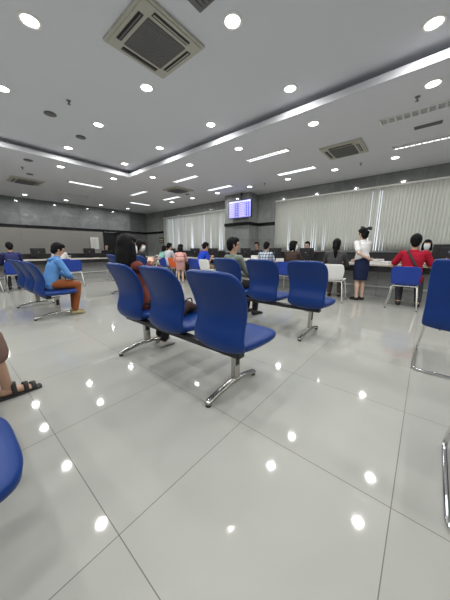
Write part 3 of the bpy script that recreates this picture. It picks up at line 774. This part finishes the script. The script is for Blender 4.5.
# office chairs for the people behind the counter
def office_chair(x, y, face, label):
    t = thing('office_chair', label, 'chair', (x, y, 0), math.radians(face - 90), 'office chairs behind the counters')
    bm = bmesh.new(); box(bm, -.24, .24, -.22, .22, .40, .47, bev=.025); obj('seat', bm, M['soft_black'], t)
    bm = bmesh.new(); box(bm, -.21, .21, -.33, -.27, .52, .88, bev=.02); box(bm, -.03, .03, -.31, -.28, .42, .55); obj('backrest', bm, M['soft_black'], t)
    bm = bmesh.new(); cyl(bm, (0, 0, .24), .03, .34, 12)
    for k in range(5):
        a = k * 2 * PI / 5; tube(bm, [(0, 0, .09), (.27 * math.cos(a), .27 * math.sin(a), .06)], .018, 8); ell(bm, (.27 * math.cos(a), .27 * math.sin(a), .03), (.03, .03, .03), None, 8)
    obj('base', bm, M['soft_black'], t)
for x, y, f, l in [(7.57, .02, 180, 'dark office chair behind the counter under the masked person at right'), (7.57, 2.92, 190, 'dark office chair behind the counter under the person with a red collar'),
                   (7.57, 4.8, 195, 'dark office chair behind the counter near the pillar'), (7.52, 7.52, 210, 'dark office chair behind the counter under the person in orange'),
                   (4.75, 10.77, -100, 'dark office chair behind the left counter')]:
    office_chair(x, y, f, l)

# person at the left edge: only a shin and a sandalled foot show
p22, J22 = person('person at the left edge, only a bare shin and a sandalled foot showing', (-.27, 2.25, 0), 2, lean=-6, shirt=cloth('brown_top', (.10, .06, .05)), trousers=cloth('tan_cloth', (.22, .14, .11)), hair='short', voxel=.007,
       feet={-1: V((-.10, .10, .085)), 1: V((.0, .44, .085))}, knees={-1: V((-.13, .34, .50)), 1: V((.05, .40, .49))}, hands={-1: V((-.12, .16, .62)), 1: V((.12, .16, .62))}, cuff=.34)
for s, a_ in ((-1, V((-.10, .10, .085))), (1, V((.0, .44, .085)))):
    bm = bmesh.new()
    loft(bm, [a_ + V((0, -.055, -.075)), a_ + V((0, .06, -.075)), a_ + V((s * .01, .19, -.075))], [(.042, .010), (.050, .010), (.040, .009)], side=V((1, 0, 0)), n=12)
    sd = obj('sandal', bm, M['soft_black'], p22, True)
    for dy in (.03, .10, .145):
        bm = bmesh.new(); h_ = {.03: .02, .10: -.01, .145: -.028}[dy]
        loft(bm, [a_ + V((-.046, dy, -.07)), a_ + V((-.036, dy, h_ - .012)), a_ + V((0, dy + .005, h_)), a_ + V((.036, dy, h_ - .012)), a_ + V((.046, dy, -.07))], [(.015, .006)] * 5, side=V((0, 1, 0)), n=8)
        obj('sandal_strap', bm, M['soft_black'], sd, True)

# handbag on the middle seat of the foreground bench
t = thing('handbag', 'dark brown handbag on the middle seat of the foreground bench', 'bag', (1.44, 1.72, .482), math.radians(10))
bm = bmesh.new(); loft(bm, [(-.12, 0, .005), (-.10, 0, .06), (-.02, 0, .09), (.08, 0, .05), (.14, 0, .01)], [(.10, .01), (.10, .045), (.10, .055), (.09, .04), (.07, .012)], side=V((0, 1, 0)), n=16, pw=2.6)
for v in bm.verts: v.co.z = max(v.co.z, .002)
obj('bag_body', bm, cloth('brown_leather', (.055, .03, .025)), t, True)
bm = bmesh.new(); tube(bm, crom([(-.08, -.06, .09), (-.05, -.07, .15), (.02, -.07, .15), (.05, -.06, .09)], 4), .006, 8); obj('handle', bm, M['soft_black'], t, True)

# ------------------------------------------------------------------ counters
t = thing('service_counter', 'long service counter with pale top and grey front below the blinds', 'counter', (6.5, 3.2, 0))
bm = bmesh.new(); box(bm, -.4, .55, -6.2, 7.1, .725, .76, bev=.006); obj('worktop', bm, M['worktop'], t)
bm = bmesh.new(); box(bm, -.37, -.32, -6.2, 6.2, .60, .724); obj('fascia', bm, M['black'], t)
bm = bmesh.new(); box(bm, 0, .06, -6.2, 6.3, 0, .724); obj('front_panel', bm, M['counter_panel'], t)
bm = bmesh.new(); box(bm, -.05, 0, -6.2, 6.2, .22, .25); obj('foot_rail', bm, M['white_metal'], t)
bm = bmesh.new(); box(bm, .50, .54, -6.2, 6.2, .76, .96); obj('privacy_screen', bm, M['black'], t)
t = thing('service_counter', 'service counter at the left in front of the back wall', 'counter', (2.0, 9.8, 0))
bm = bmesh.new(); box(bm, -5, 4.05, -.4, .5, .725, .76, bev=.006); obj('worktop', bm, M['worktop'], t)
bm = bmesh.new(); box(bm, -5, 4.05, -.37, -.32, .60, .724); obj('fascia', bm, M['black'], t)
bm = bmesh.new(); box(bm, -5, 4.05, 0, .06, 0, .724); obj('front_panel', bm, M['counter_panel_x'], t)
bm = bmesh.new(); box(bm, -5, 4.05, -.05, 0, .22, .25); obj('foot_rail', bm, M['white_metal'], t)
bm = bmesh.new(); box(bm, -5, 3.6, .44, .48, .76, .93); obj('privacy_screen', bm, M['black'], t)

TZ = .761
def make_monitor():
    t = thing('monitor', '', 'monitor')
    bm = bmesh.new(); box(bm, -.26, .26, -.018, .012, .10, .42, bev=.006); box(bm, -.16, .16, -.05, -.018, .16, .36, bev=.012); obj('display', bm, M['black'], t)
    bm = bmesh.new(); box(bm, -.245, .245, .0125, .014, .115, .405); obj('screen', bm, M['black_stripe'], t)
    bm = bmesh.new(); box(bm, -.03, .03, -.06, -.045, .01, .26, bev=.004); obj('stand', bm, M['black'], t)
    bm = bmesh.new(); box(bm, -.12, .12, -.12, .08, 0, .012, bev=.004); obj('base', bm, M['black'], t)
    bm = bmesh.new(); cyl(bm, (0, 0, 0), .022, .003, 20, mtx=Matrix.Translation((0, -.051, .27)) @ Matrix.Rotation(PI / 2, 4, 'X')); obj('round_badge', bm, M['louvre'], t)
    return t
mon = make_monitor(); mon['label'] = 'large black monitor seen from behind at the right edge'; mon['group'] = 'monitors on the counters'
mon.location = (6.42, -.34, TZ); mon.rotation_euler = (0, 0, math.radians(-92)); 
# the back of a monitor faces -Y locally; staff sit on the +X side of the window counter
for x, y, rz, l in [(6.72, 2.62, -95, 'dark monitor in front of the person with a red collar'), (6.7, 3.6, -90, 'dark monitor left of the papers, beside the plaid shirt'),
                    (6.62, 6.15, -75, 'dark monitor between the blinds and the grey-green shirt'), (6.7, 7.2, -70, 'dark monitor beside the bright blue shirt'),
                    (6.75, 4.75, -90, 'dark monitor in front of the pillar'), (2.15, 9.95, 0, 'dark monitor behind the left bench'),
                    (3.72, 9.9, 0, 'dark monitor on the left counter below the wall notice'), (4.9, 9.9, 5, 'dark monitor hidden partly by the long hair'), (6.65, 8.7, -60, 'dark monitor at the far end of the window counter')]:
    dup(mon, (x, y, TZ), math.radians(rz), l, 'monitors on the counters')
for o_ in [x for x in C.objects if x.name.startswith('monitor') and x.name != 'monitor' and x.parent is None]: o_.scale = (.8, .8, .85)
def slab(name, x, y, w, d, h, rz, m, label, cat, group=None, z=TZ):
    bm = bmesh.new(); box(bm, -w / 2, w / 2, -d / 2, d / 2, 0, h, bev=min(.004, h * .3)); o = obj(name, bm, m, loc=(x, y, z), rot=(0, 0, math.radians(rz))); return tag(o, label, cat, group)
def keyboard(x, y, rz, label):
    t = thing('keyboard', label, 'keyboard', (x, y, TZ), math.radians(rz), 'keyboards on the counter')
    bm = bmesh.new(); box(bm, -.22, .22, -.07, .07, 0, .018, bev=.004); obj('case', bm, M['black'], t)
    bm = bmesh.new()
    for r in range(4):
        for c in range(12): box(bm, -.205 + c * .034, -.177 + c * .034, -.055 + r * .03, -.031 + r * .03, .018, .025)
    obj('keys', bm, M['soft_black'], t)
keyboard(6.45, 2.15, 85, 'black keyboard on the worktop left of the ponytail')
keyboard(4.2, 9.65, 0, 'black keyboard on the left counter beside the monitor')
def paper_stack(x, y, rz, n, label):
    t = thing('paper_stack', label, 'papers', (x, y, TZ), math.radians(rz), 'paper stacks on the counter')
    r = random.Random(n)
    for k in range(n):
        bm = bmesh.new(); a = Matrix.Translation((r.uniform(-.01, .01), r.uniform(-.01, .01), k * .022)) @ Matrix.Rotation(r.uniform(-.12, .12), 4, 'Z')
        box(bm, -.105, .105, -.149, .149, 0, .02, a); box(bm, -.07, .07, -.10, .10, .0201, .0205, a) if False else None
        obj('sheaf', bm, M['paper'], t)
    bm = bmesh.new()
    for k in range(6): box(bm, -.08, .07 - .02 * (k % 3), -.11 + k * .04, -.10 + k * .04, n * .022 - .0015, n * .022 + .0005)
    obj('text_lines', bm, M['print'], t)
paper_stack(6.42, .86, 80, 5, 'stack of white papers right of the standing woman')
paper_stack(6.35, .62, 65, 3, 'lower paper stack left of the red shirt')
paper_stack(6.3, 3.15, 20, 3, 'white papers on the counter right of the plaid shirt')
paper_stack(6.35, 3.95, 95, 4, 'white papers on the counter left of the plaid shirt')
paper_stack(2.6, 9.75, 10, 2, 'white papers on the left counter behind the hooded top')
paper_stack(6.35, 4.5, 60, 2, 'white papers below the pillar')
def tray(x, y, rz, label):
    t = thing('document_tray', label, 'tray', (x, y, TZ), math.radians(rz), 'document trays')
    for k in range(2):
        bm = bmesh.new(); z = k * .07; box(bm, -.12, .12, -.16, .16, z, z + .006)
        for s in (-1, 1): box(bm, s * .12 - .004, s * .12 + .004, -.16, .16, z, z + .07)
        box(bm, -.12, .12, .152, .16, z, z + .07); obj('shelf', bm, M['soft_black'], t)
    bm = bmesh.new(); box(bm, -.105, .105, -.15, .14, .007, .03); box(bm, -.105, .105, -.15, .14, .077, .095); obj('sheets', bm, M['paper'], t)
tray(6.55, 1.0, 90, 'black document tray behind the papers by the standing woman')
tray(6.6, 5.3, 90, 'black document tray near the grey-green shirt')
tray(2.95, 9.95, 0, 'black document tray on the left counter')
def pen_cup(x, y, m, label):
    t = thing('pen_holder', label, 'pen holder', (x, y, TZ), 0, 'pen holders')
    bm = bmesh.new(); box(bm, -.04, .04, -.04, .04, 0, .10, bev=.004); obj('cup', bm, m, t)
    for k in range(4):
        bm = bmesh.new(); a = k * 1.6; tube(bm, [(.012 * math.cos(a), .012 * math.sin(a), .10), (.03 * math.cos(a), .03 * math.sin(a), .16)], .004, 6); obj('pen', bm, (M['white_plastic'], M['orange_plastic'])[k % 2], t)
    bm = bmesh.new(); box(bm, -.042, -.040, -.012, .012, .03, .07); obj('white_label', bm, M['paper'], t)
pen_cup(6.16, -.30, M['blue_plastic'], 'blue pen holder on the counter edge below the big monitor')
slab('folder', 6.5, .25, .30, .22, .03, 20, M['orange_plastic'], 'orange folder in front of the masked person', 'folder')
slab('box', 6.55, 4.25, .22, .16, .13, 10, M['white_plastic'], 'small white box on the counter near the pillar', 'box')

# information screen hanging by the pillar
t = thing('information_screen', 'lit information screen with a blue and pink table, mounted by the stone pillar', 'screen', (8.13, 6.03, 2.66), 0)
bm = bmesh.new(); box(bm, -.035, .03, -.57, .57, -.345, .345, bev=.006); obj('bezel', bm, M['black'], t)
scr = mat('screen_glow', (.2, .22, .5), .3, emit=((.38, .40, .98), .95)); col2 = mat('screen_column', (.1, .1, .4), .3, emit=((.10, .12, .60), .9))
row_m = mat('screen_text', (.5, .4, .6), .3, emit=((.80, .62, .85), 1.0)); hd_m = mat('screen_header', (.6, .6, .9), .3, emit=((.75, .78, 1), 1.1))
bm = bmesh.new(); box(bm, -.0375, -.0355, -.545, .545, -.32, .32); obj('display', bm, scr, t)
for y0, y1 in ((.06, .20), (-.47, -.33)):
    bm = bmesh.new(); box(bm, -.0388, -.0376, y0, y1, -.30, .24); obj('table_column', bm, col2, t)
bm = bmesh.new()
r = random.Random(4)
for k in range(8):
    z = .20 - k * .067
    for y0, y1 in ((.27, .50), (-.26, .0)):
        y = y1
        while y > y0 + .03:
            w = r.uniform(.02, .06); box(bm, -.0388, -.0376, max(y - w, y0), y, z - .015, z + .015); y -= w + .012
    for yc in (.13, -.40): box(bm, -.0396, -.0389, yc - .03, yc + .03, z - .014, z + .014)
obj('table_text', bm, row_m, t)
bm = bmesh.new(); box(bm, -.0388, -.0376, -.52, .52, .262, .305); obj('header_bar', bm, hd_m, t)
bm = bmesh.new(); box(bm, .03, .168, -.10, .10, -.15, .16); box(bm, .06, .10, -.03, .03, .1, .638); obj('bracket', bm, M['black'], t)

# notices
t = thing('wall_notice', 'white paper notice in a frame on the grey back wall panel', 'notice', (5.58, YB - .031, 1.40), 0)
bm = bmesh.new(); box(bm, -.21, .21, -.015, 0, -.31, .31, bev=.003); obj('frame', bm, M['white_metal'], t)
bm = bmesh.new(); box(bm, -.19, .19, -.017, -.015, -.29, .29); obj('sheet', bm, M['paper'], t)
bm = bmesh.new()
for k in range(12): box(bm, -.14, .14 - .03 * (k % 4), -.018, -.017, .20 - k * .038, .207 - k * .038)
obj('text_lines', bm, M['print'], t)
t = thing('wall_sign', 'small brown board on the window wall near the far corner', 'sign', (XW - .005, 12.65, 1.62), 0)
bm = bmesh.new(); box(bm, -.02, 0, -.22, .22, -.17, .17, bev=.003); obj('board', bm, cloth('brown_board', (.12, .10, .06)), t)
bm = bmesh.new(); box(bm, -.022, -.02, -.18, .18, .02, .06); box(bm, -.022, -.02, -.15, .15, -.08, -.05); obj('text_lines', bm, M['worktop'], t)

# ------------------------------------------------------------------ light, world, camera
w = bpy.data.worlds.new('daylight'); S.world = w; w.use_nodes = True
w.node_tree.nodes['Background'].inputs[0].default_value = (.86, .92, 1, 1); w.node_tree.nodes['Background'].inputs[1].default_value = 1.6

cam = bpy.data.cameras.new('camera'); co = bpy.data.objects.new('camera', cam); C.objects.link(co)
co.location = (0, 0, 1.09); cam.sensor_fit = 'HORIZONTAL'; cam.sensor_width = 36; cam.lens = 236 / 450 * 36
pitch = math.atan(51 / 236)
co.rotation_euler = (PI / 2 - pitch, 0, -math.radians(50)); cam.clip_start = .02
S.camera = co
S.view_settings.view_transform = 'Standard'; S.view_settings.look = 'None'; S.view_settings.gamma = 1; S.view_settings.use_curve_mapping = False
S.view_settings.exposure = -0.48
